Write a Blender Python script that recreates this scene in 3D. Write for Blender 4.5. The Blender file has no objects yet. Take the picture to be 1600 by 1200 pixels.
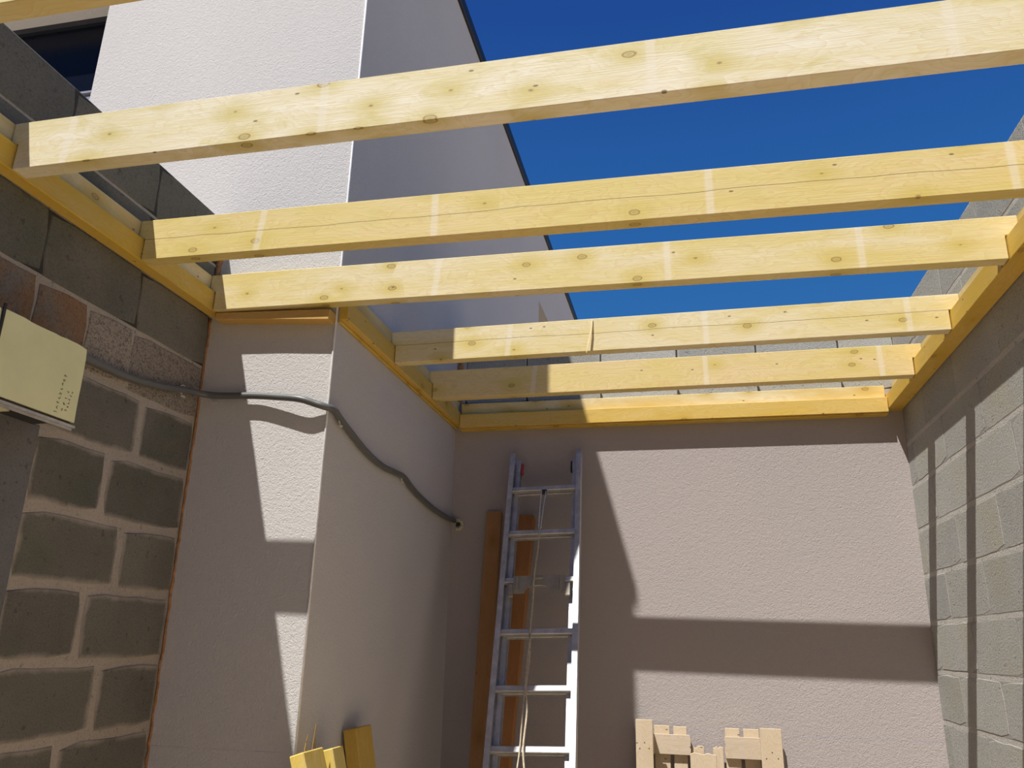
import bpy, bmesh, math, random
from mathutils import Vector, Matrix
R = random.Random(7)
SC = bpy.context.scene
COL = SC.collection

# ------------------------------------------------------------------ camera, sky, sun, exposure
cam_d = bpy.data.cameras.new('camera'); cam = bpy.data.objects.new('camera', cam_d); COL.objects.link(cam)
cam_d.sensor_width = 36.0; cam_d.lens = 36.0 * 1262.3 / 1600.0; cam_d.clip_start = 0.02; cam_d.clip_end = 300
M = ((0.97764029, 0.20918751, 0.02144861), (-0.04394051, 0.30296658, -0.95198765), (-0.20564214, 0.92975902, 0.30538414))
cam.matrix_world = Matrix(((M[0][0], -M[1][0], -M[2][0], 0.0), (M[0][1], -M[1][1], -M[2][1], 0.0),
                           (M[0][2], -M[1][2], -M[2][2], 1.6), (0, 0, 0, 1)))
SC.camera = cam

SUN_DIR = Vector((0.270, 0.453, -1.0))
sd = bpy.data.lights.new('sun', 'SUN'); sd.energy = 6.3; sd.angle = 0.0093; sd.color = (1.0, 0.965, 0.915)
so = bpy.data.objects.new('sun', sd); COL.objects.link(so)
so.rotation_euler = SUN_DIR.to_track_quat('-Z', 'Y').to_euler(); so.location = (-3, -4, 9)

wd = bpy.data.worlds.new('sky'); SC.world = wd; wd.use_nodes = True
wn = wd.node_tree; wn.nodes.clear()
tc = wn.nodes.new('ShaderNodeTexCoord'); sx = wn.nodes.new('ShaderNodeSeparateXYZ')
rp = wn.nodes.new('ShaderNodeValToRGB'); bg = wn.nodes.new('ShaderNodeBackground'); ow = wn.nodes.new('ShaderNodeOutputWorld')
wn.links.new(tc.outputs['Generated'], sx.inputs[0]); wn.links.new(sx.outputs['Z'], rp.inputs[0])
wn.links.new(rp.outputs[0], bg.inputs[0]); wn.links.new(bg.outputs[0], ow.inputs[0])
stops = [(0.0, (.26, .36, .48)), (.12, (.10, .24, .46)), (.30, (.038, .165, .43)), (.42, (.025, .135, .405)), (.67, (.0145, .070, .296)), (1.0, (.009, .038, .18))]
cr = rp.color_ramp
while len(cr.elements) < len(stops): cr.elements.new(0.5)
for e, (p, c) in zip(cr.elements, stops): e.position = p; e.color = (*c, 1)
bg.inputs[1].default_value = 1.0

vs = SC.view_settings
vs.view_transform = 'Standard'; vs.look = 'None'; vs.exposure = 0.0; vs.gamma = 1.0; vs.use_curve_mapping = False

# ------------------------------------------------------------------ dimensions (metres)
XR, XP, XL, P, D = 1.043, -1.217, -1.729, 2.5256, 4.1
ZT = 3.156                       # top of the block walls
ROOF = 5.27
ROWS = [1.315 + 0.205 * k for k in range(-6, 10)]     # bed joints
ROWS = [z for z in ROWS if z < 3.1]

# ------------------------------------------------------------------ material helpers
class N:
    def __init__(s, name):
        s.m = bpy.data.materials.new(name); s.m.use_nodes = True
        s.t = s.m.node_tree; s.b = s.t.nodes['Principled BSDF']
        s.b.inputs['Roughness'].default_value = 0.9
        s.tc = s.t.nodes.new('ShaderNodeTexCoord')
    def n(s, k, **kw):
        o = s.t.nodes.new(k)
        for a, v in kw.items(): setattr(o, a, v)
        return o
    def l(s, a, b): s.t.links.new(a, b)
    def coord(s, scale=(1, 1, 1), loc=(0, 0, 0), src='Object'):
        m = s.n('ShaderNodeMapping'); m.inputs['Scale'].default_value = scale; m.inputs['Location'].default_value = loc
        s.l(s.tc.outputs[src], m.inputs[0]); return m.outputs[0]
    def noise(s, vec, scale, detail=4, rough=.55, dist=0.0):
        o = s.n('ShaderNodeTexNoise'); s.l(vec, o.inputs['Vector'])
        o.inputs['Scale'].default_value = scale; o.inputs['Detail'].default_value = detail
        o.inputs['Roughness'].default_value = rough; o.inputs['Distortion'].default_value = dist
        return o.outputs['Fac']
    def ramp(s, f, st, interp='LINEAR'):
        o = s.n('ShaderNodeValToRGB'); r = o.color_ramp; r.interpolation = interp
        while len(r.elements) < len(st): r.elements.new(.5)
        for e, (p, c) in zip(r.elements, st):
            e.position = p; e.color = (*c, 1) if isinstance(c, tuple) else (c, c, c, 1)
        s.l(f, o.inputs[0]); return o.outputs[0]
    def mix(s, f, a, b, mode='MIX'):
        o = s.n('ShaderNodeMix', data_type='RGBA', blend_type=mode); o.clamp_factor = True
        for v, k in ((f, 0), (a, 6), (b, 7)):
            if isinstance(v, (int, float)): o.inputs[k].default_value = v
            elif isinstance(v, tuple): o.inputs[k].default_value = (*v, 1)
            else: s.l(v, o.inputs[k])
        return o.outputs[2]
    def math(s, op, a, b=0.0, c=0.0):
        o = s.n('ShaderNodeMath', operation=op)
        for v, k in ((a, 0), (b, 1), (c, 2)):
            if isinstance(v, (int, float)): o.inputs[k].default_value = v
            else: s.l(v, o.inputs[k])
        return o.outputs[0]
    def bump(s, h, dist, strength=1.0, nrm=None):
        o = s.n('ShaderNodeBump'); o.inputs['Distance'].default_value = dist; o.inputs['Strength'].default_value = strength
        s.l(h, o.inputs['Height'])
        if nrm is not None: s.l(nrm, o.inputs['Normal'])
        return o.outputs[0]
    def done(s, col=None, nrm=None, rough=None, metal=None):
        if col is not None:
            if isinstance(col, tuple): s.b.inputs['Base Color'].default_value = (*col, 1)
            else: s.l(col, s.b.inputs['Base Color'])
        if nrm is not None: s.l(nrm, s.b.inputs['Normal'])
        if rough is not None: s.b.inputs['Roughness'].default_value = rough
        if metal is not None: s.b.inputs['Metallic'].default_value = metal
        return s.m

def stucco(name, base, vary, lines=None):
    g = N(name); c = g.coord()
    big = g.noise(c, 1.3, 3); fine = g.noise(c, 60, 3)
    col = g.mix(g.ramp(big, [(.3, 0.0), (.75, 1.0)]), base, vary)
    col = g.mix(g.ramp(fine, [(.35, .06), (.6, 0.0)]), col, tuple(v * .6 for v in base))
    # sparse scuffs
    sc = g.noise(g.coord((9, 9, 4)), 6, 5, .7)
    col = g.mix(g.ramp(sc, [(.70, 0.0), (.76, .45)]), col, tuple(v * .5 for v in base))
    if lines:
        sp = g.n('ShaderNodeSeparateXYZ'); g.l(g.tc.outputs['Object'], sp.inputs[0])
        wob = g.noise(c, 2.0, 2)
        for z0, lc, w_, ax in lines:
            d = g.math('ABSOLUTE', g.math('SUBTRACT', g.math('ADD', sp.outputs['Z'], g.math('MULTIPLY', wob, .006)), z0))
            f = g.math('LESS_THAN', d, w_)
            if ax: f = g.math('MULTIPLY', f, g.math('LESS_THAN', sp.outputs['X'], -1.26))
            f = g.math('MULTIPLY', f, g.ramp(g.noise(g.coord(loc=(3, 1, 5)), 14, 3), [(.38, 0.1), (.6, .6)]))
            col = g.mix(f, col, lc)
    h1 = g.noise(c, 95, 2, .5, 1.2); h2 = g.noise(c, 240, 3, .6)
    h = g.math('ADD', h1, g.math('MULTIPLY', h2, .35))
    return g.done(col, g.bump(h, .0035, .75), .95)

M_HOUSE = stucco('pale_render', (.60, .58, .56), (.565, .545, .53), [(1.265, (.35, .33, .42), .0016, 1)])
M_TAUPE = stucco('taupe_render', (.425, .375, .36), (.39, .36, .345), [(1.235, (.30, .33, .42), .0018, 0)])

def concrete(name, a, b, speck=.5, mossy=None, stain=None, bump=.002, pit=.5, smear=None):
    g = N(name); c = g.coord()
    oi = g.n('ShaderNodeObjectInfo')
    off = g.n('ShaderNodeVectorMath', operation='MULTIPLY_ADD')
    g.l(oi.outputs['Location'], off.inputs[0]); off.inputs[1].default_value = (7.3, 3.1, 5.7); g.l(g.tc.outputs['Object'], off.inputs[2])
    c = off.outputs[0]
    col = g.mix(g.ramp(g.noise(c, 5, 5, .6), [(.3, 0.0), (.7, 1.0)]), a, b)
    if mossy: col = g.mix(g.ramp(g.noise(c, 3.1, 4, .6), [(.45, 0.0), (.68, .8)]), col, mossy)
    if stain: col = g.mix(g.ramp(g.noise(c, 7, 5, .65), [(.36, 0.0), (.55, .9)]), col, stain)
    sp = g.noise(c, 170, 4, .7)
    col = g.mix(g.ramp(sp, [(.36, speck), (.50, 0.0)]), col, tuple(v * .25 for v in a))
    col = g.mix(g.ramp(sp, [(.60, 0.0), (.72, speck * .7)]), col, tuple(min(1, v * 1.7) for v in b))
    tint = g.ramp(oi.outputs['Random'], [(0.0, (.86, .86, .86)), (1.0, (1.14, 1.12, 1.09))])
    col = g.mix(1.0, col, tint, 'MULTIPLY')
    pits = g.ramp(g.noise(c, 38, 3, .6), [(.30, 0.0), (.36, 1.0)])
    col = g.mix(g.math('MULTIPLY', g.math('SUBTRACT', 1.0, pits), pit), col, tuple(v * .3 for v in a))
    if smear:          # mortar dragged over the edges of the block face
        q = g.n('ShaderNodeSeparateXYZ'); g.l(g.tc.outputs['Generated'], q.inputs[0])
        ex = g.math('MULTIPLY', g.math('MINIMUM', q.outputs['X'], g.math('SUBTRACT', 1.0, q.outputs['X'])), smear[2])
        ez = g.math('MINIMUM', q.outputs['Z'], g.math('SUBTRACT', 1.0, q.outputs['Z']))
        e = g.math('ADD', g.math('MINIMUM', ex, ez), g.math('MULTIPLY', g.math('SUBTRACT', g.noise(c, 9, 5, .7), .5), smear[3]))
        col = g.mix(g.ramp(e, [(0.0, .95), (smear[1], 0.0)]), col, smear[0])
    h = g.math('ADD', g.noise(c, 150, 4, .7), g.math('MULTIPLY', pits, pit))
    return g.done(col, g.bump(h, bump, .9), .97)

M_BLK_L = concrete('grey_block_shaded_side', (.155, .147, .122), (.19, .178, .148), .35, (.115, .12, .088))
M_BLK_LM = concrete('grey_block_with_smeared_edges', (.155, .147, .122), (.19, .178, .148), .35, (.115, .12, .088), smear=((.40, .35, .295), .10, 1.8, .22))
M_BLK_LS = concrete('block_with_rusty_stain', (.19, .175, .15), (.23, .20, .165), .45, None, (.26, .145, .075))
M_BLK_LR = concrete('pebbly_open_textured_block', (.33, .285, .235), (.40, .34, .28), .85, None, None, .006)
M_MOR_L = concrete('smeared_mortar', (.43, .38, .32), (.51, .45, .38), .25, None, None, .003)
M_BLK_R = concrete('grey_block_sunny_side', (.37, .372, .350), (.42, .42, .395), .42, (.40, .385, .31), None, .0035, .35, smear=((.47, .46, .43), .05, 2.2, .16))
M_MOR_R = concrete('light_mortar', (.47, .455, .42), (.53, .51, .47), .3, None, None, .006)
M_PIER = concrete('cast_concrete', (.14, .14, .145), (.185, .18, .18), .25, None, None, .001)
M_GROUND = concrete('gravelly_ground', (.44, .355, .25), (.50, .40, .28), .3)
M_SLAB = concrete('pale_bounce_slab', (.74, .58, .39), (.80, .63, .43), .2)

def wood(name, cream, yellow, amt, seed, marks=(), crack=None, knots=1.0, blot=.5):
    """softwood: grain runs along local X; knots run through the thickness (local Y)"""
    g = N(name); rr = random.Random(seed); lo = (rr.uniform(-9, 9), rr.uniform(-9, 9), rr.uniform(-9, 9))
    base = g.coord((1, 1, 1), lo)
    warp = g.n('ShaderNodeTexNoise'); g.l(g.coord((2.2, 3, 6), lo), warp.inputs['Vector']); warp.inputs['Scale'].default_value = 1.6; warp.inputs['Detail'].default_value = 3
    col = g.mix(g.ramp(g.noise(g.coord((1.3, 4, 7), lo), 1.6, 4, .6, .5), [(.52 - amt * .35, 0.0), (.82 - amt * .3, 1.0)]), cream, yellow)
    bl = g.noise(g.coord((5, 6, 13), lo), 1.3, 4, .6, 1.0)
    col = g.mix(g.ramp(bl, [(.54, 0.0), (.68, blot)]), col, tuple(v * f for v, f in zip(yellow, (.93, .95, .95))))
    # flat-sawn figure: bands of a warped height, stretched along the length
    def flat(kx, kz, ox):
        q_ = g.n('ShaderNodeSeparateXYZ'); g.l(g.tc.outputs['Object'], q_.inputs[0]); c_ = g.n('ShaderNodeCombineXYZ')
        g.l(g.math('MULTIPLY_ADD', q_.outputs['X'], kx, ox), c_.inputs[0]); g.l(g.math('MULTIPLY_ADD', g.math('MULTIPLY_ADD', q_.outputs['Y'], 1.0, q_.outputs['Z']), kz, ox * 1.7), c_.inputs[1])
        o_ = g.n('ShaderNodeTexVoronoi', voronoi_dimensions='2D'); g.l(c_.outputs[0], o_.inputs['Vector']); o_.inputs['Scale'].default_value = 1.0; return o_
    vo = flat(5.4, 9.5, lo[0])
    dist = g.math('ADD', vo.outputs['Distance'], g.math('MULTIPLY', g.noise(base, 30, 3), .06))
    sel = g.n('ShaderNodeSeparateColor'); g.l(vo.outputs['Color'], sel.inputs[0])
    keep = g.math('GREATER_THAN', sel.outputs[0], 1.0 - .50 * knots)
    sp = g.n('ShaderNodeSeparateXYZ'); g.l(g.tc.outputs['Object'], sp.inputs[0])
    hh = g.math('ADD', g.math('MULTIPLY', g.math('ADD', sp.outputs['Z'], g.math('MULTIPLY', sp.outputs['Y'], .7)), 44), g.math('MULTIPLY', warp.outputs['Fac'], 17))
    hh = g.math('ADD', hh, g.math('MULTIPLY', g.math('MULTIPLY', g.ramp(dist, [(.05, 1.0), (.6, 0.0)]), keep), 2.2))
    ring = g.math('FRACT', hh)
    fig = g.ramp(ring, [(0.0, .0), (.70, .35), (.93, .8), (1.0, 0.0)])
    col = g.mix(g.math('MULTIPLY', fig, .52), col, tuple(v * f for v, f in zip(cream, (.82, .66, .42))))
    gr2 = g.noise(g.coord((3, 170, 170), lo), 2.0, 3, .6)
    col = g.mix(g.ramp(gr2, [(.40, .20), (.5, 0.0)]), col, tuple(v * f for v, f in zip(cream, (.80, .68, .5))))
    halo = g.ramp(dist, [(0.10, .85), (.22, .5), (.46, 0.0)])
    col = g.mix(g.math('MULTIPLY', halo, keep), col, tuple(v * f for v, f in zip(yellow, (.88, .84, .60))))
    small = g.math('GREATER_THAN', sel.outputs[1], .45)
    kr = g.ramp(dist, [(0.04, .40), (.085, .22), (.105, .80), (.125, .0)])
    ks = g.ramp(dist, [(0.04, .75), (.075, .0)])
    kk = g.mix(small, ks, kr)
    col = g.mix(g.math('MULTIPLY', kk, keep), col, (.23, .12, .04))
    v2 = flat(8, 17, lo[1])
    s2 = g.n('ShaderNodeSeparateColor'); g.l(v2.outputs['Color'], s2.inputs[0])
    f2 = g.math('MULTIPLY', g.ramp(v2.outputs['Distance'], [(.035, 1.0), (.06, 0.0)]), g.math('GREATER_THAN', s2.outputs[1], .80))
    col = g.mix(g.math('MULTIPLY', f2, .8), col, (.13, .075, .03))
    if marks:
        for q_, mx in enumerate(marks):
            xw = g.math('ADD', sp.outputs['X'], g.math('MULTIPLY', sp.outputs['Z'], -.10 if q_ == 0 else .02))
            d = g.math('ABSOLUTE', g.math('SUBTRACT', xw, mx))
            f = g.ramp(d, [(.008, 1.0), (.013, 0.0)])
            f = g.math('MULTIPLY', f, g.math('LESS_THAN', sp.outputs['Y'], .003))
            col = g.mix(g.math('MULTIPLY', f, .40), col, (.84, .77, .64))
    if crack is not None:
        zz = g.math('ADD', sp.outputs['Z'], g.math('MULTIPLY', g.math('SUBTRACT', g.noise(g.coord((1.3, 0, 0), lo), 1.4, 3), .5), .03))
        d = g.math('ABSOLUTE', g.math('SUBTRACT', zz, crack))
        f = g.math('MULTIPLY', g.math('LESS_THAN', d, .0009), g.math('LESS_THAN', sp.outputs['Y'], .003))
        col = g.mix(g.math('MULTIPLY', f, .85), col, (.16, .09, .03))
    wv = g.n('ShaderNodeTexWave', wave_type='BANDS', bands_direction='DIAGONAL'); g.l(g.tc.outputs['Object'], wv.inputs[0])
    wv.inputs['Scale'].default_value = 34; wv.inputs['Distortion'].default_value = 6.0; wv.inputs['Detail'].default_value = 2
    patch = g.ramp(g.noise(base, 4.0, 2), [(.52, 0.0), (.68, .10)])
    h = g.math('ADD', g.math('MULTIPLY', gr2, .6), g.math('MULTIPLY', wv.outputs['Fac'], patch))
    h = g.math('ADD', h, g.math('MULTIPLY', bl, 1.0))
    return g.done(col, g.bump(h, .0012, .6), .72)

CREAM, YEL = (.80, .70, .44), (.72, .585, .19)
LED_C, LED_Y = (.70, .50, .14), (.66, .43, .045)

def plain(name, col, rough=.6, metal=0.0, vary=.12, scale=30, bump=.0004):
    g = N(name); c = g.coord()
    k = g.mix(g.ramp(g.noise(c, scale, 4, .6), [(.3, 0.0), (.7, 1.0)]), tuple(v * (1 - vary) for v in col), tuple(min(1, v * (1 + vary)) for v in col))
    return g.done(k, g.bump(g.noise(c, scale * 5, 3), bump, .5), rough, metal)

M_ALU = plain('weathered_aluminium', (.50, .50, .51), .5, .55, .22, 22)
M_STEEL = plain('cast_grey_latch', (.36, .33, .27), .6, .4)
M_BLACK = plain('black_trim', (.012, .013, .016), .5)
M_ROOF = plain('roof_membrane', (.2, .2, .2), .9)
M_GLASS = plain('dark_blue_black_glass', (.005, .007, .014), .22, 0, .1, 5, 0.0); M_GLASS.node_tree.nodes['Principled BSDF'].inputs['Specular IOR Level'].default_value = .1
M_SHUT = plain('dark_frame_metal', (.010, .012, .020), .4)
M_RAIL = plain('grey_rail_metal', (.40, .41, .47), .35, .6)
M_BEAD = plain('white_corner_bead', (.80, .79, .78), .7)
M_FOAM = plain('orange_foam', (.40, .20, .085), .9, 0, .35, 60, .003)
M_FOAMP = plain('pale_foam', (.62, .60, .42), .9, 0, .2, 40, .003)
M_PANEL = plain('pale_green_foam_panel', (.80, .80, .47), .85, 0, .05, 9)
M_INK = plain('grey_ink', (.20, .19, .09), .9)
M_COND = plain('grey_conduit_plastic', (.115, .118, .115), .42, 0, .08, 20)
M_CLIP = plain('pale_plastic_clip', (.60, .56, .50), .6)
M_DARK = plain('dark_interior', (.03, .03, .03), .9)
M_ROPE = plain('beige_rope', (.50, .43, .32), .9, 0, .25, 90, .001)
M_ROPE2 = plain('blue_white_cord', (.50, .56, .66), .7, 0, .2, 90, .001)
M_RED = plain('red_plastic', (.45, .06, .03), .5)
M_RUB = plain('black_rubber', (.03, .03, .03), .7)
M_OLDW = wood('old_brown_board', (.40, .215, .085), (.34, .17, .06), .5, 31)
M_OLDW2 = wood('old_orange_beam', (.42, .19, .06), (.36, .16, .05), .5, 33)
M_PAL = wood('bleached_pallet_wood', (.58, .485, .36), (.54, .44, .31), .4, 35, knots=.5, blot=.2)
M_PAL2 = wood('grey_pallet_wood', (.55, .46, .36), (.50, .42, .32), .4, 36, knots=.3)

# ------------------------------------------------------------------ object helpers
def link(name, me, mat=None, parent=None, loc=(0, 0, 0), rot=None, kind=None, label=None):
    o = bpy.data.objects.new(name, me); COL.objects.link(o); o.location = loc
    if rot is not None: o.rotation_euler = rot
    if mat is not None and me is not None and not me.materials: me.materials.append(mat)
    if parent is not None: o.parent = parent
    if kind: o['kind'] = kind
    if label: o['label'] = label
    return o
def tag(o, label, cat, group=None):
    o['label'] = label; o['category'] = cat
    if group: o['group'] = group
    return o
def empty(name, loc=(0, 0, 0), rot=None, mtx=None):
    o = bpy.data.objects.new(name, None); COL.objects.link(o); o.empty_display_size = .1
    if mtx is not None: o.matrix_world = mtx
    else:
        o.location = loc
        if rot: o.rotation_euler = rot
    return o
def to_mesh(bm, name='m', smooth=False):
    bmesh.ops.recalc_face_normals(bm, faces=bm.faces)
    me = bpy.data.meshes.new(name); bm.to_mesh(me); bm.free()
    if smooth:
        for p in me.polygons: p.use_smooth = True
    return me
def add_box(bm, a, b, bev=0.0):
    v = [bm.verts.new((x, y, z)) for x in (a[0], b[0]) for y in (a[1], b[1]) for z in (a[2], b[2])]
    fs = [bm.faces.new([v[i] for i in f]) for f in ((0, 1, 3, 2), (4, 6, 7, 5), (0, 4, 5, 1), (2, 3, 7, 6), (0, 2, 6, 4), (1, 5, 7, 3))]
    if bev:
        es = list({e for f in fs for e in f.edges})
        bmesh.ops.bevel(bm, geom=es, offset=bev, segments=1, affect='EDGES', profile=.5)
def box(a, b, bev=0.0):
    bm = bmesh.new(); add_box(bm, a, b, bev); return to_mesh(bm)
def add_prism(bm, pts, d0, d1, axis='y'):
    """extrude a 2D outline; axis 'y': pts are (x,z); axis 'x': pts are (y,z); axis 'z': pts are (x,y)"""
    def mk(p, d): return {'y': (p[0], d, p[1]), 'x': (d, p[0], p[1]), 'z': (p[0], p[1], d)}[axis]
    a = [bm.verts.new(mk(p, d0)) for p in pts]; b = [bm.verts.new(mk(p, d1)) for p in pts]
    bm.faces.new(a); bm.faces.new(b[::-1]); n = len(pts)
    for i in range(n): bm.faces.new((a[i], b[i], b[(i + 1) % n], a[(i + 1) % n]))
def prism(pts, d0, d1, axis='y'):
    bm = bmesh.new(); add_prism(bm, pts, d0, d1, axis); return to_mesh(bm)
def smooth_path(pts, k=6):
    out = []; n = len(pts); P_ = [Vector(p) for p in pts]
    for i in range(n - 1):
        p0 = P_[max(i - 1, 0)]; p1 = P_[i]; p2 = P_[i + 1]; p3 = P_[min(i + 2, n - 1)]
        for j in range(k):
            t = j / k
            out.append(.5 * ((2 * p1) + (p2 - p0) * t + (2 * p0 - 5 * p1 + 4 * p2 - p3) * t * t + (3 * p1 - p0 - 3 * p2 + p3) * t ** 3))
    out.append(P_[-1]); return out
def add_tube(bm, pts, r, seg=10, cap=True):
    pts = [Vector(p) for p in pts]; rings = []
    up = Vector((0, 0, 1)); prev = None
    for i, p in enumerate(pts):
        t = (pts[min(i + 1, len(pts) - 1)] - pts[max(i - 1, 0)]).normalized()
        if prev is None:
            a = t.cross(up)
            if a.length < .1: a = t.cross(Vector((1, 0, 0)))
            a.normalize()
        else:
            a = (prev - t * prev.dot(t)).normalized()
        prev = a; b = t.cross(a)
        rings.append([bm.verts.new(p + r * (math.cos(2 * math.pi * j / seg) * a + math.sin(2 * math.pi * j / seg) * b)) for j in range(seg)])
    for i in range(len(rings) - 1):
        for j in range(seg): bm.faces.new((rings[i][j], rings[i][(j + 1) % seg], rings[i + 1][(j + 1) % seg], rings[i + 1][j]))
    if cap: bm.faces.new(rings[0][::-1]); bm.faces.new(rings[-1])
def tube(pts, r, seg=10):
    bm = bmesh.new(); add_tube(bm, pts, r, seg); return to_mesh(bm, smooth=True)
def lumpy(r, sx=1, sy=1, sz=1, seed=0, amp=.25, sub=2):
    bm = bmesh.new(); bmesh.ops.create_icosphere(bm, subdivisions=sub, radius=r); q = random.Random(seed)
    for v in bm.verts:
        k = 1 + q.uniform(-amp, amp); v.co = Vector((v.co.x * sx * k, v.co.y * sy * k, v.co.z * sz * k))
    return to_mesh(bm, smooth=True)

# ------------------------------------------------------------------ ground and floor
link('ground', box((-40, -40, -.35), (40, 40, -.06)), M_GROUND, kind='structure')
link('floor', box((XL - .2, -3.7, -.3), (XR + .2, 2.62, 0.0)), M_SLAB, kind='structure')  # unseen slab, added with a pale warm colour to raise bounce light
link('floor_alcove_added', box((XP - .02, 2.621, -.3), (XR + .2, D + .2, 0.0)), concrete('dark_added_floor', (.15, .115, .08), (.19, .15, .10), .3), kind='structure')  # unseen, added dark to cut bounce onto the back wall

# ------------------------------------------------------------------ block walls
_blk = {}
def block_mesh(w, h, var, amp):
    key = (round(w, 3), round(h, 3), var, amp)
    if key in _blk: return _blk[key]
    q = random.Random(hash(key) & 0xffff if False else int(w * 1000) * 31 + int(h * 1000) * 7 + var * 101 + int(amp * 1e4))
    pts = []
    nx = max(2, int(w / .07)); nz = 3; c = min(.012, w * .2)
    for i in range(nx): pts.append((c * (i == 0) + w * i / nx, 0))
    for i in range(nz): pts.append((w, h * i / nz + c * (i == 0)))
    for i in range(nx): pts.append((w - w * i / nx - c * (i == 0), h))
    for i in range(nz): pts.append((0, h - h * i / nz - c * (i == 0)))
    pts = [(x - w / 2 + q.uniform(-amp, amp), z + q.uniform(-amp, amp)) for x, z in pts]
    bm = bmesh.new(); n = len(pts)
    ins = [(x * (1 - .006 / w), h / 2 + (z - h / 2) * (1 - .008 / h)) for x, z in pts]
    a = [bm.verts.new((x, 0, z)) for x, z in ins]
    m = [bm.verts.new((x, .003, z)) for x, z in pts]; b = [bm.verts.new((x, .016, z)) for x, z in pts]
    bm.faces.new(a)
    for i in range(n):
        j = (i + 1) % n
        bm.faces.new((a[i], m[i], m[j], a[j])); bm.faces.new((m[i], b[i], b[j], m[j]))
    _blk[key] = to_mesh(bm, 'block'); return _blk[key]

def lay(wall, u0, u1, z0, z1, place, joints, jw, jh, mat, rz, amp=.0022):
    """one course of blocks between u0 and u1 with vertical joints at the given places"""
    cuts = [u0] + sorted(j for j in joints if u0 + .02 < j < u1 - .02) + [u1]
    for a, b in zip(cuts, cuts[1:]):
        la = jw / 2 if a != u0 else .002; lb = jw / 2 if b != u1 else .002
        w = b - a - la - lb; h = z1 - z0 - jh
        if w < .03 or h < .02: continue
        me = block_mesh(w, h, R.randrange(4), amp)
        uc = (a + la + b - lb) / 2
        mm = mat(uc, z0) if callable(mat) else mat
        x, y = place(uc, R.uniform(0.0, .0022))
        o = bpy.data.objects.new('block', me); COL.objects.link(o); o.parent = wall
        o.location = (x, y, z0 + jh / 2); o.rotation_euler = (0, 0, rz)
        if not me.materials: me.materials.append(mm)
        o.material_slots[0].link = 'OBJECT'; o.material_slots[0].material = mm

REC = .0045
M_GAP = plain('dark_open_joint', (.05, .045, .038), .95)
M_GAPR = concrete('rough_joint_fill', (.32, .315, .295), (.37, .365, .34), .4)
def backing(wall, a, b, mat):
    link('joint_backing', box(a, b), mat, wall)
# left wall: face x = XL looks towards +X
wl = link('wall_left', box((XL - .2, -3.5, 0), (XL - REC, P, ZT - .004)), M_MOR_L, kind='structure')
pl = lambda u, e: (XL - e, u)
lrows = [z for z in ROWS]
def stag(base, step, lo, hi):
    out = []; k = math.floor((lo - base) / step)
    while base + k * step < hi: out.append(base + k * step); k += 1
    return out
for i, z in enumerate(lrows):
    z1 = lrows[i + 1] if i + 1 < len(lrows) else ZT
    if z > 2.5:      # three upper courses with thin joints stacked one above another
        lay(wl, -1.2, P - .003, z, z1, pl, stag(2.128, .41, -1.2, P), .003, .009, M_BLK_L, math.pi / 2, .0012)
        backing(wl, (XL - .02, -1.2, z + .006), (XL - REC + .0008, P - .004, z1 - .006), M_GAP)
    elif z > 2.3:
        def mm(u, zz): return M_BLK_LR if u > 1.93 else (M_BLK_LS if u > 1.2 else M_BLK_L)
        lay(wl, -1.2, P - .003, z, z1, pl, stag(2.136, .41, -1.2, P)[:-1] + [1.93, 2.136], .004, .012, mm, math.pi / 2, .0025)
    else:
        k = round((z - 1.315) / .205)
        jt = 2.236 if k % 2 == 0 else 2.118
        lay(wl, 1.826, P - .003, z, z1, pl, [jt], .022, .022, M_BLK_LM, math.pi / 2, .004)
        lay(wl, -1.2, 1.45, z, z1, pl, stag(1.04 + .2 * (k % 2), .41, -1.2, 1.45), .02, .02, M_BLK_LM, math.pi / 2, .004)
link('concrete_pier', box((XL - .1, 1.45, 0), (XL + .004, 1.826, 2.14), .003), M_PIER, wl, label='smooth dark cast concrete pier in the block wall')

# right wall: face x = XR looks towards -X
RECR = .0016
wr = link('wall_right', box((XR + RECR, -3.5, 0), (XR + .2, D + .2, ZT - .004)), M_MOR_R, kind='structure')
pr = lambda u, e: (XR + e * .4, u)
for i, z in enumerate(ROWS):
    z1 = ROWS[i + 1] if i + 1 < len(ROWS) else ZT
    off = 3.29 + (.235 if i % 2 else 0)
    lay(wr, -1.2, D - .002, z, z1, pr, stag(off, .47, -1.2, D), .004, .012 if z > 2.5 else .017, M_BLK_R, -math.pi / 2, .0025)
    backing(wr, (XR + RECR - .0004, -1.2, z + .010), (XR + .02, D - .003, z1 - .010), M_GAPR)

# back wall: rendered below, blocks above the wall plate
wb = link('wall_back', box((XP - .02, D, 0), (XR + .004, D + .2, 2.83)), M_TAUPE, kind='structure')
wbt = link('mortar_bed', box((XP, D + REC + .002, 2.83), (XR + .004, D + .2, ZT - .004)), M_MOR_R, wb)
pb = lambda u, e: (u, D + .002 + e)
for z, z1 in ((2.755, 2.96), (2.96, ZT)):
    zz = max(z, 2.832)
    lay(wb, XP + .05, XR, zz, z1, pb, stag(-.022, .402, XP, XR), .005, .008, M_BLK_R, 0, .0015)
    backing(wb, (XP + .05, D + .0055, zz + .006), (XR, D + .02, z1 - .006), M_GAP)
def foam_bead(p0, p1, n, r, seed):
    q = random.Random(seed); bm = bmesh.new(); a = Vector(p0); b = Vector(p1)
    pts = [a.lerp(b, i / n) + Vector((q.uniform(-1, 1), q.uniform(-1, 1), 0)) * r * .35 for i in range(n + 1)]
    add_tube(bm, pts, r, 6)
    for v in bm.verts: v.co += Vector((q.uniform(-1, 1), q.uniform(-1, 1), q.uniform(-1, 1))) * r * .3
    return to_mesh(bm, smooth=True)
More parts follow.
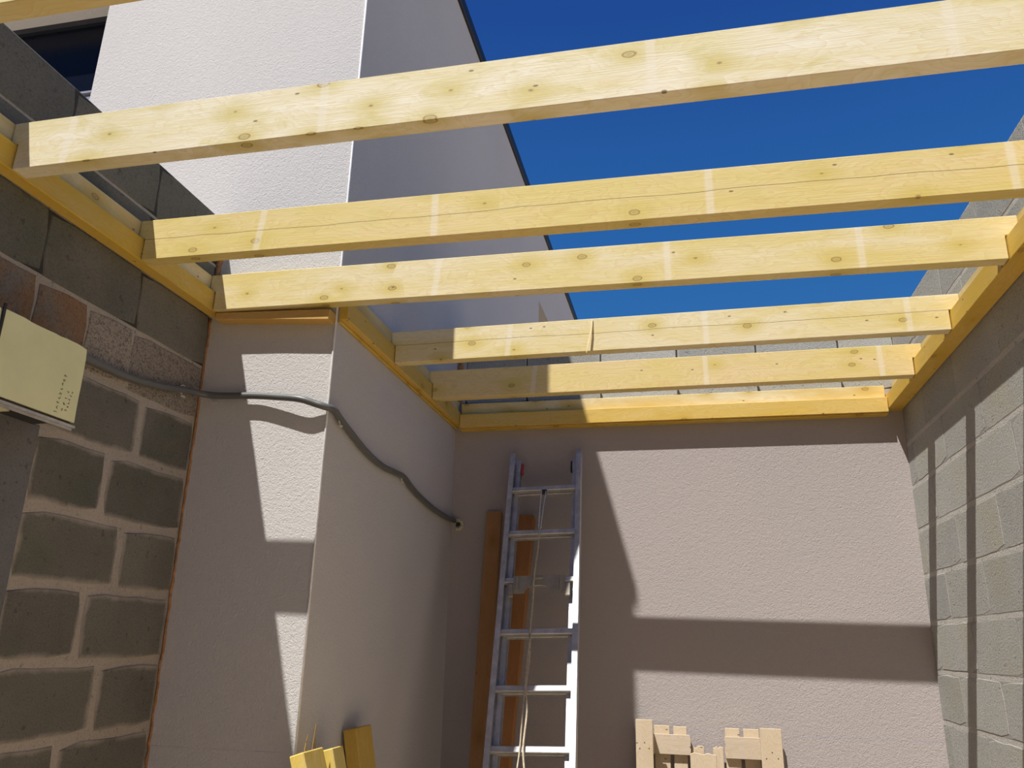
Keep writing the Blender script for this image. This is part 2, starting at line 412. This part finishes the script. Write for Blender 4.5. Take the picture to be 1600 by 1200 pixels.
link('foam_bead', foam_bead((XP + .012, D + .004, 2.835), (XP + .012, D + .004, 3.15), 20, .017, 3), M_FOAM, wb, label='orange foam bead where the block wall meets the house')
link('foam_bead', foam_bead((XL + .001, P, 0.0), (XL + .001, P, 2.74), 110, .0055, 5), M_FOAM, wl, label='orange foam bead in the corner')
link('foam_bead', foam_bead((XL + .004, P - .004, 2.90), (XL + .004, P - .004, 3.15), 20, .011, 6), M_FOAM, wl, label='orange foam bead in the corner')

# added end wall and garage door, unseen behind the camera, cutting low sky light
link('wall_front_added', box((XL - .2, -3.7, 0), (XR + .2, -3.5, ZT - .004)), M_MOR_R, kind='structure')
bm = bmesh.new()
for k in range(5): add_box(bm, (XL + .25, -3.5, .02 + k * .42), (XR - .25, -3.47, .425 + k * .42), .006)
link('door_added_1', to_mesh(bm), M_BLK_L, kind='structure')

# ------------------------------------------------------------------ the house behind
WX0, WX1, WZ0, WZ1 = -3.95, -2.482, 3.80, 4.405      # window opening
bm = bmesh.new(); HB = 12.0
def front(x0, x1, z0, z1): add_box(bm, (x0, P, z0), (x1, P + .25, z1))
front(-6, WX0, 0, ROOF); front(WX0, WX1, 0, WZ0); front(WX0, WX1, WZ1, ROOF); front(WX1, XP - .25, 0, ROOF)
RY, RZ = 6.54, 4.52                                 # recess in the side wall
add_box(bm, (XP - .25, P, 0), (XP, RY, ROOF)); add_box(bm, (XP - .25, RY, RZ), (XP, 9.2, ROOF)); add_box(bm, (XP - .25, 9.2, 0), (XP, HB, ROOF))
link('wall_house', to_mesh(bm), M_HOUSE, kind='structure')
bm = bmesh.new(); add_box(bm, (XP - 1.5, RY - .05, 0), (XP - 1.4, 9.25, RZ + .05)); add_box(bm, (XP - 1.4, RY - .1, 0), (XP - .251, RY - .002, RZ)); add_box(bm, (XP - 1.4, 9.202, 0), (XP - .251, 9.3, RZ)); add_box(bm, (XP - 1.4, RY - .1, RZ + .001), (XP - .251, 9.3, RZ + .1))
link('wall_recess', to_mesh(bm), M_TAUPE, kind='structure')
link('roof', box((-6, P + .25, 5.0), (XP - .25, HB, 5.15)), M_ROOF, kind='structure')
bm = bmesh.new()
add_box(bm, (XP - .27, P - .012, ROOF), (XP + .018, HB, ROOF + .085), .003)
add_box(bm, (-6.0, P - .012, ROOF), (XP - .27, P + .27, ROOF + .085), .003)
link('trim_1', to_mesh(bm), M_BLACK, kind='structure')
link('trim_2', tube([(XP - .001, P - .001, 0), (XP - .001, P - .001, 2.67), (XP - .001, P - .001, ROOF)], .004, 8), M_BEAD, kind='structure')
# window with its frame, pane and bottom tracks
wn_ = empty('window_1', ((WX0 + WX1) / 2, P + .12, WZ0)); wn_['kind'] = 'structure'
hw = (WX1 - WX0) / 2; H = WZ1 - WZ0
link('pane', box((-hw, .02, 0), (hw, .035, H)), M_GLASS, wn_)
bm = bmesh.new()
add_box(bm, (-hw, -.0, 0), (-hw + .04, .05, H)); add_box(bm, (hw - .03, 0, 0), (hw, .05, H)); add_box(bm, (-hw + .04, 0, H - .03), (hw - .03, .05, H))
link('frame', to_mesh(bm), M_SHUT, wn_)
link('sill', box((-hw, -.12, -.001), (hw, .04, .03), .004), M_BEAD, wn_)
for k, (zz, t) in enumerate(((.165, .010), (.125, .016), (.075, .012))):
    link('track', box((-hw + .04, -.012, zz), (hw - .03, .02, zz + t), .002), M_RAIL, wn_)

# ------------------------------------------------------------------ timber
def frame_at(p, q):
    """matrix at p whose X axis points to q and whose Y axis stays level"""
    p = Vector(p); x = (Vector(q) - p).normalized(); y = Vector((0, 0, 1)).cross(x).normalized(); z = x.cross(y)
    m = Matrix((x, y, z)).transposed().to_4x4(); m.translation = p; return m
def bevmod(o, w=.0018):
    b = o.modifiers.new('bevel', 'BEVEL'); b.width = w; b.segments = 1; b.limit_method = 'ANGLE'; b.angle_limit = .7
UL, LL = .025, .047        # thickness of the upper and lower ledger boards: left wall
UR, LR = .033, .071        # right wall
UH, LH = .020, .038        # house side
HN = .075                  # height of the lower ledger board
def joist(yl, yr, zl, zr, house, mat, label, T=.047, Hh=.142, extra=None):
    xa = (XP + UH if house else XL + UL) + .001; xb = XR - UR - .001
    nl = (LH - UH if house else LL - UL) + .002; nr = LR - UR + .003
    o_l = Vector((xa, yl, zl)); o_r = Vector((xb, yr, zr)); L = (o_r - o_l).length
    hn = HN + .003
    pts = [(nl, 0), (L - nr, 0), (L - nr, hn), (L, hn), (L, Hh), (0, Hh), (0, hn), (nl, hn)]
    o = link('ceiling_joist', prism(pts, 0, T), mat)
    o.matrix_world = frame_at(o_l, o_r); bevmod(o)
    tag(o, label, 'joist', 'timber joists spanning the open roof')
    return o
JM = []
def jm(i, amt, marks, crack=None, cream=CREAM, yel=YEL, knots=1.0, blot=.5):
    xa = (XP + UH if i >= 4 else XL + UL)
    return wood('joist_wood_%d' % i, cream, yel, amt, 50 + i * 3, [m - xa for m in marks], crack, knots, blot)
joist(1.013, .985, 2.745, 2.719, False, jm(0, .5, ()), 'timber joist nearest overhead, only its end corner showing top left')
joist(1.512, 1.470, 2.745, 2.720, False, jm(1, .48, (-1.53, -.808, -.035, .56), None, (.86, .80, .63), (.72, .62, .27), 1.3, .9), 'pale yellow timber joist second from the top, its face brightly sunlit and knotty')
joist(2.040, 2.020, 2.745, 2.720, False, jm(2, .62, (-1.276, -.697, .097, .853), .072, (.77, .62, .30)), 'timber joist just above the one against the house corner, long drying crack along its face')
joist(2.456, 2.430, 2.745, 2.720, False, jm(3, .45, (-.827, -.029, .562)), 'timber joist passing right in front of the house corner', T=.046)
j4 = joist(3.022, 3.004, 2.709, 2.720, True, jm(4, .38, (-.692, .10, .83), .078), 'timber joist in the alcove with a split and a loose splinter near its middle', Hh=.139)
joist(3.548, 3.530, 2.709, 2.720, True, jm(5, .40, (-.687, .108, .841), None, (.77, .61, .31)), 'timber joist nearest the back wall, its left third in shadow', Hh=.140, T=.052)

def ledger(p, q, inward, tu, tl, label, seed, strip=None, amt=.6):
    """two-board ledger from p to q along the wall; inward=+1 if the room lies on its local -Y side"""
    L = (Vector(q) - Vector(p)).length
    t = empty('ledger', mtx=frame_at(p, q)); tag(t, label, 'ledger', 'wall ledgers round the open roof')
    def yb(th): return (-th, 0) if inward > 0 else (0, th)
    y0, y1 = yb(tl); o = link('lower_board', box((0, y0, 0), (L, y1, HN)), wood('ledger_wood_%d' % seed, LED_C, LED_Y, amt, seed, knots=.9), t); bevmod(o)
    y0, y1 = yb(tu); o = link('upper_board', box((0, y0, HN + .0005), (L, y1, .142)), wood('ledger_upper_wood_%d' % seed, CREAM, LED_C, .5, seed + 1, knots=1.2), t); bevmod(o)
    if strip:
        a, b, d0, d1, dz = strip
        y0, y1 = (-d1, -d0) if inward > 0 else (d0, d1)
        o = link('packing_strip', box((a, y0, -dz), (L - b, y1, -.0005)), wood('packing_strip_wood_%d' % seed, LED_C, LED_Y, .5, seed + 2), t); bevmod(o)
    return t
G = .0015
ledger((XL + G, -1.1, 2.745), (XL + G, P - .003, 2.745), 1, UL - G, LL - G, 'yellow timber ledger bolted along the left block wall', 80, amt=.75)
ledger((XR - G, -1.1, 2.720), (XR - G, D - .003, 2.720), -1, UR - G, LR - G, 'yellow timber ledger along the right block wall', 84, amt=.8)
ledger((XP + G, P + .012, 2.709), (XP + G, D - .003, 2.709), 1, UH - G, LH - G, 'timber ledger fixed along the side wall of the house above the alcove', 88, (0, 0, 0.0, .012, .010), .55)
ledger((XP + LH + .003, D - G, 2.692), (XR - LR - .003, D - G, 2.700), 1, .03, .062, 'timber plate along the top of the taupe back wall', 92, (0, 0, .0, .05, .008), .3)
o = link('timber_batten', prism([(0, 0), (.455, -.0), (.455, .040), (0, .026)], 0, .055), wood('batten_wood', (.62, .40, .14), (.60, .36, .07), .5, 97, knots=.6))
o.matrix_world = frame_at((XL + .052, P - .053, 2.716), (XP - .005, P - .053, 2.686)); bevmod(o)
tag(o, 'short orange brown batten under the joist in front of the house corner', 'batten')

# splinter hanging from the fourth joist
bm = bmesh.new()
pts = [(0, 0.0), (.006, .0), (.002, -.06), (-.012, -.128), (-.018, -.150), (-.020, -.148), (-.014, -.10), (-.004, -.05)]
add_prism(bm, pts, -.012, -.009, 'y')
o = link('splinter', to_mesh(bm), wood('splinter_wood', (.80, .68, .40), (.78, .64, .34), .4, 98)); o.location = (-.345, 3.022, 2.846)
o.rotation_euler = (math.radians(-7), 0, 0); tag(o, 'thin torn splinter hanging off the joist with the split in the alcove', 'splinter')

# ------------------------------------------------------------------ boxed housing on the left wall
hb = empty('roller_housing', (XL + .001, 1.80, 2.125)); tag(hb, 'pale green boxed housing with a metal bottom rail on the left block wall', 'box')
q = random.Random(4)
def panel(y0, y1, z0, z1):
    n = 14; pts = [(y0, z0), (y1, z0)]
    pts += [(y1 + q.uniform(-.0015, .0008), z0 + (z1 - z0) * i / 6) for i in range(1, 6)]
    pts += [(y1 - .004, z1 - .003)] + [(y1 - (y1 - y0) * i / n, z1 + q.uniform(-.002, .0015)) for i in range(1, n)] + [(y0, z1)]
    return prism(pts, .108, .130, 'x')
link('front_panel', panel(-.288, 0, .012, .222), M_PANEL, hb)
link('front_panel', panel(-1.1, -.296, .012, .222), M_PANEL, hb)
link('top_panel', box((0.0, -1.1, .200), (.108, -.004, .216)), M_PANEL, hb)
link('end_panel', box((0.0, -.020, .03), (.108, -.006, .200)), M_DARK, hb)
bm = bmesh.new(); add_box(bm, (.122, -1.1, -.003), (.133, .004, .004), .001); add_box(bm, (.120, -1.1, -.009), (.123, .003, -.003))
link('bottom_rail', to_mesh(bm), M_ALU, hb)
link('underside_shade', box((.004, -1.1, .012), (.124, -.006, .034)), M_DARK, hb)  # near-black sheet painted in for the shade inside the open bottom
link('packing_strip', box((.104, -1.1, .004), (.122, -.002, .012)), plain('brown_strip', (.12, .08, .05)), hb)
link('hinge', box((.1285, -.296, .12), (.134, -.288, .235), .001), M_RUB, hb)
link('hinge', box((.1285, -.296, .012), (.134, -.288, .105), .001), M_RUB, hb)
o = link('foam_blob', lumpy(.055, .35, 1.0, .16, 8, .12), M_FOAMP, hb, loc=(.06, -.20, .006), label='pale foam blob under the rail')
# faint printed marks, too blurred to read: rows of short strokes running up the panel
def marks():
    bm = bmesh.new(); q = random.Random(11)
    rows = [(-.072, .024, .125, 9, .013), (-.050, .035, .085, 4, .011), (-.038, .035, .088, 6, .010)]
    for u, z0, z1, n, s in rows:
        for i in range(n):
            z = z0 + (z1 - z0) * i / (n - 1); uu = u + .012 * i / n
            for k in range(3):
                a = q.uniform(-1.2, 1.2); l = s * q.uniform(.35, .6); cx = uu + q.uniform(-.003, .003); cz = z + q.uniform(-.002, .002)
                dx, dz = math.cos(a) * l / 2, math.sin(a) * l / 2; w = .0006
                nx, nz = -dz / l * 2 * w, dx / l * 2 * w
                add_prism(bm, [(cx - dx - nx, cz - dz - nz), (cx + dx - nx, cz + dz - nz), (cx + dx + nx, cz + dz + nz), (cx - dx + nx, cz - dz + nz)], .1301, .1306, 'x')
    return to_mesh(bm)
link('printed_marks', marks(), M_INK, hb, label='faint grey printed letters running up the panel')

# ------------------------------------------------------------------ conduit
cp = [(XL + .014, 1.818, 2.362), (XL + .015, 1.86, 2.367), (XL + .015, 1.95, 2.372), (XL + .014, 2.11, 2.376), (XL + .014, 2.27, 2.395), (XL + .016, 2.42, 2.425), (XL + .045, 2.485, 2.430),
      (-1.62, 2.498, 2.425), (-1.498, 2.500, 2.421), (-1.40, 2.493, 2.410), (-1.31, 2.486, 2.397), (-1.255, 2.496, 2.381), (-1.222, 2.505, 2.371), (-1.198, 2.531, 2.366), (-1.201, 2.60, 2.350),
      (-1.203, 2.699, 2.327), (-1.203, 2.864, 2.290), (-1.203, 3.041, 2.272), (-1.203, 3.20, 2.277), (-1.203, 3.30, 2.277), (-1.203, 3.453, 2.243), (-1.203, 3.698, 2.214), (-1.203, 3.90, 2.205), (-1.203, 4.02, 2.205), (-1.195, 4.085, 2.203)]
cd = link('cable_conduit', tube(smooth_path(cp, 6), .0125, 12), M_COND)
tag(cd, 'grey plastic conduit drooping from the left wall round the house corner to the back wall', 'conduit')
def clip(x, y, z, rz):
    bm = bmesh.new()
    add_tube(bm, [(.016 * math.cos(a), 0, .016 * math.sin(a)) for a in [math.radians(200 - 20 * i) for i in range(-3, 9)]], .0022, 6)
    add_box(bm, (-.004, -.003, -.026), (.016, .003, -.020))
    o = link('clip', to_mesh(bm), M_CLIP, cd, loc=(x, y, z), rot=(0, 0, rz))
clip(XL + .016, 2.40, 2.422, math.pi / 2); clip(-1.66, P - .018, 2.425, 0); clip(-1.200, 2.60, 2.350, math.pi / 2); clip(-1.202, 3.28, 2.276, math.pi / 2)
bm = bmesh.new(); q = random.Random(5)
for i in range(14):
    a = math.radians(-110 + i * 19)
    rr_ = .024 + q.uniform(-.003, .003)
    add_tube(bm, [(rr_ * math.cos(a), 0, rr_ * math.sin(a)), (rr_ * math.cos(a + .33), 0, rr_ * math.sin(a + .33))], .0075 + q.uniform(-.001, .003), 6)
o = link('sealant_ring', to_mesh(bm, smooth=True), M_FOAMP, loc=(-1.178, D - .006, 2.185)); tag(o, 'small ragged pale sealant ring round the conduit hole in the back wall', 'sealant')
link('hole', box((-.011, -.002, -.011), (.011, .004, .011), .003), M_RUB, o)

# ------------------------------------------------------------------ ladder
bx, tx, yb_, yt = -.597, -.695, 2.86, 4.0
p0 = Vector((bx, yb_, .012)); p1 = Vector((tx, yt, 2.52))
lz = (p1 - p0).normalized(); lx = (Vector((1, 0, 0)) - lz * lz.x).normalized(); ly = lz.cross(lx)
lm = Matrix((lx, ly, lz)).transposed().to_4x4(); lm.translation = p0
LEN = (p1 - p0).length
ld = empty('extension_ladder', mtx=lm); tag(ld, 'aluminium extension ladder leaning against the back wall, rope down its middle', 'ladder')
W = .362
def rail_mesh(sgn, xo, w, d, y0, L, t=.003):
    """C channel, open towards the rungs"""
    bm = bmesh.new(); s = sgn
    def bx_(a, b):
        add_box(bm, (min(a[0], b[0]), a[1], a[2]), (max(a[0], b[0]), b[1], b[2]))
    bx_((s * xo, y0, 0), (s * (xo - t), y0 + d, L))
    bx_((s * (xo - t), y0, 0), (s * (xo - w), y0 + t, L)); bx_((s * (xo - t), y0 + d - t, 0), (s * (xo - w), y0 + d, L))
    return to_mesh(bm)
for s in (-1, 1):
    link('rail', rail_mesh(s, W / 2, .024, .058, -.03, LEN), M_ALU, ld)
    link('fly_rail', rail_mesh(s, W / 2 - .0265, .021, .050, .012, LEN - .015), M_ALU, ld)
    link('foot', box((s * W / 2 - .02 - .004 * s, -.035, -.012), (s * W / 2 + .02 - .004 * s, .03, .05), .006), M_RUB, ld)
    link('end_cap', box((s * (W / 2 - .053) - .006, .022, LEN - .085), (s * (W / 2 - .053) + .006, .050, LEN - .025), .003), M_RED if s < 0 else M_RUB, ld, label='red plastic end cap' if s < 0 else 'dark plastic end cap')
def rungm(w, y0, d, hh): return box((-w, y0, -hh / 2), (w, y0 + d, hh / 2), .003)
rm = rungm(W / 2 - .003, -.014, .026, .026); rm.materials.append(M_ALU)
rf = rungm(W / 2 - .030, .026, .024, .024); rf.materials.append(M_ALU)
zs = []
for zw in (2.328, 2.10, 1.872, 1.646, 1.420, 1.200, .975, .75, .525, .30):
    s = (zw - p0.z) / lz.z; zs.append(s)
    link('rung', rm, None, ld, loc=(0, 0, s)); link('fly_rung', rf, None, ld, loc=(0, 0, s + .002))
# locking bracket hanging under the third rung
def bracket():
    bm = bmesh.new(); w = .118; pts = [(-w, .015), (w, .015), (w, -.002), (w - .004, -.072), (w - .05, -.072)]
    for i in range(0, 13):
        a = math.pi * i / 12; pts.append(((w - .052) * math.cos(a) * .98, -.072 + .042 * math.sin(a)))
    pts += [(-w + .05, -.072), (-w + .004, -.072), (-w, -.002)]
    add_prism(bm, pts, -.024, -.019, 'y')
    for s in (-1, 1):
        add_box(bm, (s * (w - .018) - .006, -.032, -.060), (s * (w - .018) + .006, -.019, .012), .002)
        add_box(bm, (s * (w - .034) - .004, -.029, -.055), (s * (w - .034) + .004, -.019, .0), .001)
        add_box(bm, (s * (w + .012) - .012, -.020, -.085), (s * (w + .012) + .012, -.004, -.02), .003)
    add_box(bm, (-.024, -.034, -.006), (.020, -.019, .008), .003)
    return to_mesh(bm)
link('locking_bracket', bracket(), M_STEEL, ld, loc=(0, .002, zs[2]))
bm = bmesh.new()
add_tube(bm, smooth_path([(-.016, -.020, zs[1] + .012), (-.014, -.022, zs[0] - .10), (-.010, -.020, zs[0] - .03), (.0, -.018, zs[0] - .014), (.010, -.020, zs[0] - .03), (.004, -.022, zs[0] - .10), (-.006, -.020, zs[1] + .012)], 5), .0028, 6)
link('pulley_cord', to_mesh(bm, smooth=True), M_ROPE2, ld, label='blue and white pulley cord looped under the top rung')
bm = bmesh.new()
add_tube(bm, smooth_path([(-.010, -.024, zs[1] + .012), (-.012, -.026, zs[1] - .1), (-.020, -.036, zs[2] + .01), (-.022, -.026, zs[2] - .12), (-.026, -.026, zs[3]), (-.022, -.026, zs[3] - .12), (-.030, -.026, zs[4]), (-.020, -.024, zs[4] - .10),
                          (-.026, -.026, zs[5]), (-.014, -.026, zs[5] - .12), (-.03, -.024, zs[6]), (-.02, -.026, zs[7]), (-.03, -.026, zs[8])], 5), .0042, 6)
add_tube(bm, smooth_path([(-.024, -.030, zs[3] - .02), (-.036, -.026, zs[4] - .05), (-.040, -.022, zs[5]), (-.046, -.024, zs[5] - .1), (-.04, -.024, zs[6]), (-.05, -.024, zs[8])], 5), .0034, 6)
link('rope', to_mesh(bm, smooth=True), M_ROPE, ld, label='beige rope hanging down the middle of the ladder')
link('pulley', box((-.012, -.022, zs[0] - .040), (.014, -.010, zs[0] - .012), .003), M_RUB, ld)

# ------------------------------------------------------------------ two boards behind the ladder
def leaner(name, foot, top, w, t, mat, label, cat, lx_hint=Vector((1, 0, 0))):
    a = Vector(foot); b = Vector(top); x = (b - a).normalized()
    z = (lx_hint - x * lx_hint.dot(x)).normalized(); y = z.cross(x)
    m = Matrix((x, y, z)).transposed().to_4x4(); m.translation = a
    bm = bmesh.new(); add_box(bm, (0, -t / 2, -w / 2), ((b - a).length, t / 2, w / 2), .002)
    o = link(name, to_mesh(bm), mat); o.matrix_world = m; tag(o, label, cat); return o
leaner('wooden_board', (-.965, 3.66, .010), (-.978, D - .022, 2.245), .078, .027, M_OLDW, 'brown wooden board leaning left of the ladder in the shade', 'board')
leaner('wooden_beam', (-.875, 3.50, .018), (-.800, D - .045, 2.215), .075, .062, M_OLDW2, 'thicker orange brown beam leaning behind the ladder', 'beam')

# ------------------------------------------------------------------ broken pallet
al = math.radians(4.5)
pt = empty('pallet', (.042, 3.84, .0), (-al, 0, 0)); tag(pt, 'broken weathered wooden pallet standing on end against the back wall', 'pallet')
def brd(name, x0, x1, y0, t, z0, z1, seed, mat, jag=0.0, jagb=0.0):
    q = random.Random(seed); n = 6
    pts = [(x0, z0), (x1, z0)] + [(x1 - (x1 - x0) * i / n, z1 + (q.uniform(-jag, jag) if 0 < i < n else 0)) for i in range(n + 1)]
    if not jag: pts = [(x0, z0), (x1, z0), (x1, z1), (x0, z1)]
    # length runs along local X so the grain follows it
    bm = bmesh.new(); pp = [(z, x) for x, z in pts]
    add_prism(bm, [(a, b) for a, b in pp], 0, t, 'y')
    o = link(name, to_mesh(bm), mat, pt, loc=(0, y0 + t, 0)); o.rotation_euler = (math.pi, -math.pi / 2, 0); bevmod(o)
    return o
# local x -> up, local z -> across (mirrored), see rotation above
def up(name, x0, x1, y0, t, z0, z1, mat, seed=0, jag=0.0):
    q = random.Random(seed); n = 6; bm = bmesh.new()
    top = [(z1 + (q.uniform(-jag, jag) if 0 < i < n else 0), x1 + (x0 - x1) * i / n) for i in range(n + 1)] if jag else [(z1, x1), (z1, x0)]
    pts = [(z0, x0), (z0, x1)] + top
    add_prism(bm, pts, 0, t, 'y')          # x = height, z = across
    me = to_mesh(bm); me.transform(Matrix(((0, 0, 1, 0), (0, 1, 0, 0), (1, 0, 0, 0), (0, 0, 0, 1)))); me.flip_normals()
    o = link(name, me, mat, pt, loc=(0, y0, 0)); bevmod(o); return o
def across(name, x0, x1, y0, t, z0, z1, mat, seed=0, jl=0.0, jr=0.0):
    q = random.Random(seed); n = 5
    l = [(x0 + (q.uniform(-jl, jl) if jl else 0), z1 - (z1 - z0) * i / n) for i in range(n + 1)]
    r = [(x1 + (q.uniform(-jr, jr) if jr else 0), z0 + (z1 - z0) * i / n) for i in range(n + 1)]
    bm = bmesh.new(); add_prism(bm, l + r, 0, t, 'y'); o = link(name, to_mesh(bm), mat, pt, loc=(0, y0, 0)); bevmod(o); return o
M_PALV = M_PAL.copy(); M_PALV.name = 'bleached_pallet_wood_upright'
for nd in M_PALV.node_tree.nodes:
    if nd.type == 'MAPPING': s_ = nd.inputs['Scale'].default_value; nd.inputs['Scale'].default_value = (s_[2], s_[1], s_[0])
for x0, x1, z1, jg in ((-.312, -.236, 1.292, 0), (-.078, .034, 1.160, .008), (.222, .312, 1.276, 0)):
    o = up('runner_board', x0, x1, 0, .020, 0, z1, M_PALV, int(x0 * 100) + 60, jg)
    if jg == 0:
        for dx, dz in ((.5, .095), (.22, .120), (.76, .118)):
            link('nail', lumpy(.0028, 1, .5, 1, 1, .0, 1), M_RUB, o, loc=(x0 + (x1 - x0) * dx, -.0004, z1 - dz))
for zc in (1.195, .62, .055):
    for xc in (-.272, -.022, .266):
        if zc > 1.0 and xc == -.022: zc2 = 1.11
        else: zc2 = zc
        link('spacer_block', box((xc - .036, .0205, zc2 - .045), (xc + .036, .098, zc2 + .045), .003), M_PAL2, pt)
across('cross_board', -.238, -.074, .0985, .020, 1.150, 1.234, M_PAL2, 3, .0, .004)
across('cross_board', .078, .300, .0985, .020, 1.145, 1.235, M_PAL2, 4, .005, .0)
across('cross_board', -.31, .31, .0985, .020, .575, .665, M_PAL2); across('cross_board', -.31, .31, .0985, .020, .010, .10, M_PAL2)
for i, (x0, x1, z1) in enumerate(((-.310, -.243, 1.26), (-.236, -.166, 1.270), (-.150, -.090, 1.268), (-.072, -.016, 1.186), (.022, .068, 1.188), (.078, .142, 1.270), (.158, .226, 1.270), (.238, .316, 1.25))):
    up('deck_board', x0, x1, .119, .018, 0, z1, M_PALV, 20 + i, .006 if i in (3, 4) else 0.0)

# ------------------------------------------------------------------ offcuts bottom left
def offcut(x, y, top, w, d, lean, yaw, mat, label, bev=.003):
    """upright timber whose top leans to -X and rests on the house wall; x,y = top left front corner"""
    L = top / math.cos(lean)
    bm = bmesh.new(); add_box(bm, (0, 0, -w), (L, d, 0), bev)
    o = link('timber_offcut', to_mesh(bm), mat)
    ax = Vector((-math.sin(lean), 0, math.cos(lean)))       # up the piece
    ay = Vector((-math.sin(yaw), math.cos(yaw), 0)); ay = (ay - ax * ay.dot(ax)).normalized(); az = ax.cross(ay)
    if az.x < 0: pass
    m = Matrix((ax, ay, az)).transposed().to_4x4(); tp = Vector((x, y, top))
    m.translation = tp - ax * L
    o.matrix_world = m; tag(o, label, 'offcut', 'yellow timber offcuts by the house corner'); return o
OW1 = wood('offcut_wood_a', (.74, .60, .24), (.70, .50, .07), .6, 71); OW2 = wood('offcut_wood_b', (.74, .62, .28), (.70, .52, .10), .6, 74)
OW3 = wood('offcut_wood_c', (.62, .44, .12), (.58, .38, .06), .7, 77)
offcut(-1.162, 2.37, 1.272, .046, .135, math.radians(19), 0, OW1, 'leftmost yellow timber offcut, its sunlit end leaning at the house corner')
offcut(-1.168, 2.60, 1.262, .040, .085, math.radians(16), 0, OW2, 'narrow yellow timber offcut standing between the two wider offcuts')
offcut(-1.209, 2.86, 1.298, .050, .142, math.radians(12), 0, OW3, 'shaded yellow brown timber offcut furthest right of the three by the house wall')
bm = bmesh.new()
add_prism(bm, [(0, -.10), (.003, -.10), (-.026, .012), (-.021, .052), (-.022, .052), (-.029, .012)], 0, .004, 'y')
add_prism(bm, [(.002, -.10), (.004, -.10), (-.008, .0), (-.0015, .085), (-.0025, .085), (-.010, .0)], .012, .018, 'y')
add_prism(bm, [(.006, -.10), (.008, -.10), (-.001, .01), (-.004, .045), (-.005, .045), (-.003, .01)], .02, .024, 'y')
o = link('wood_sliver', to_mesh(bm), wood('sliver_wood', (.58, .40, .16), (.52, .34, .1), .5, 79)); o.location = (-1.163, 2.53, 1.262)
tag(o, 'thin split wood slivers sticking up behind the offcuts', 'sliver')
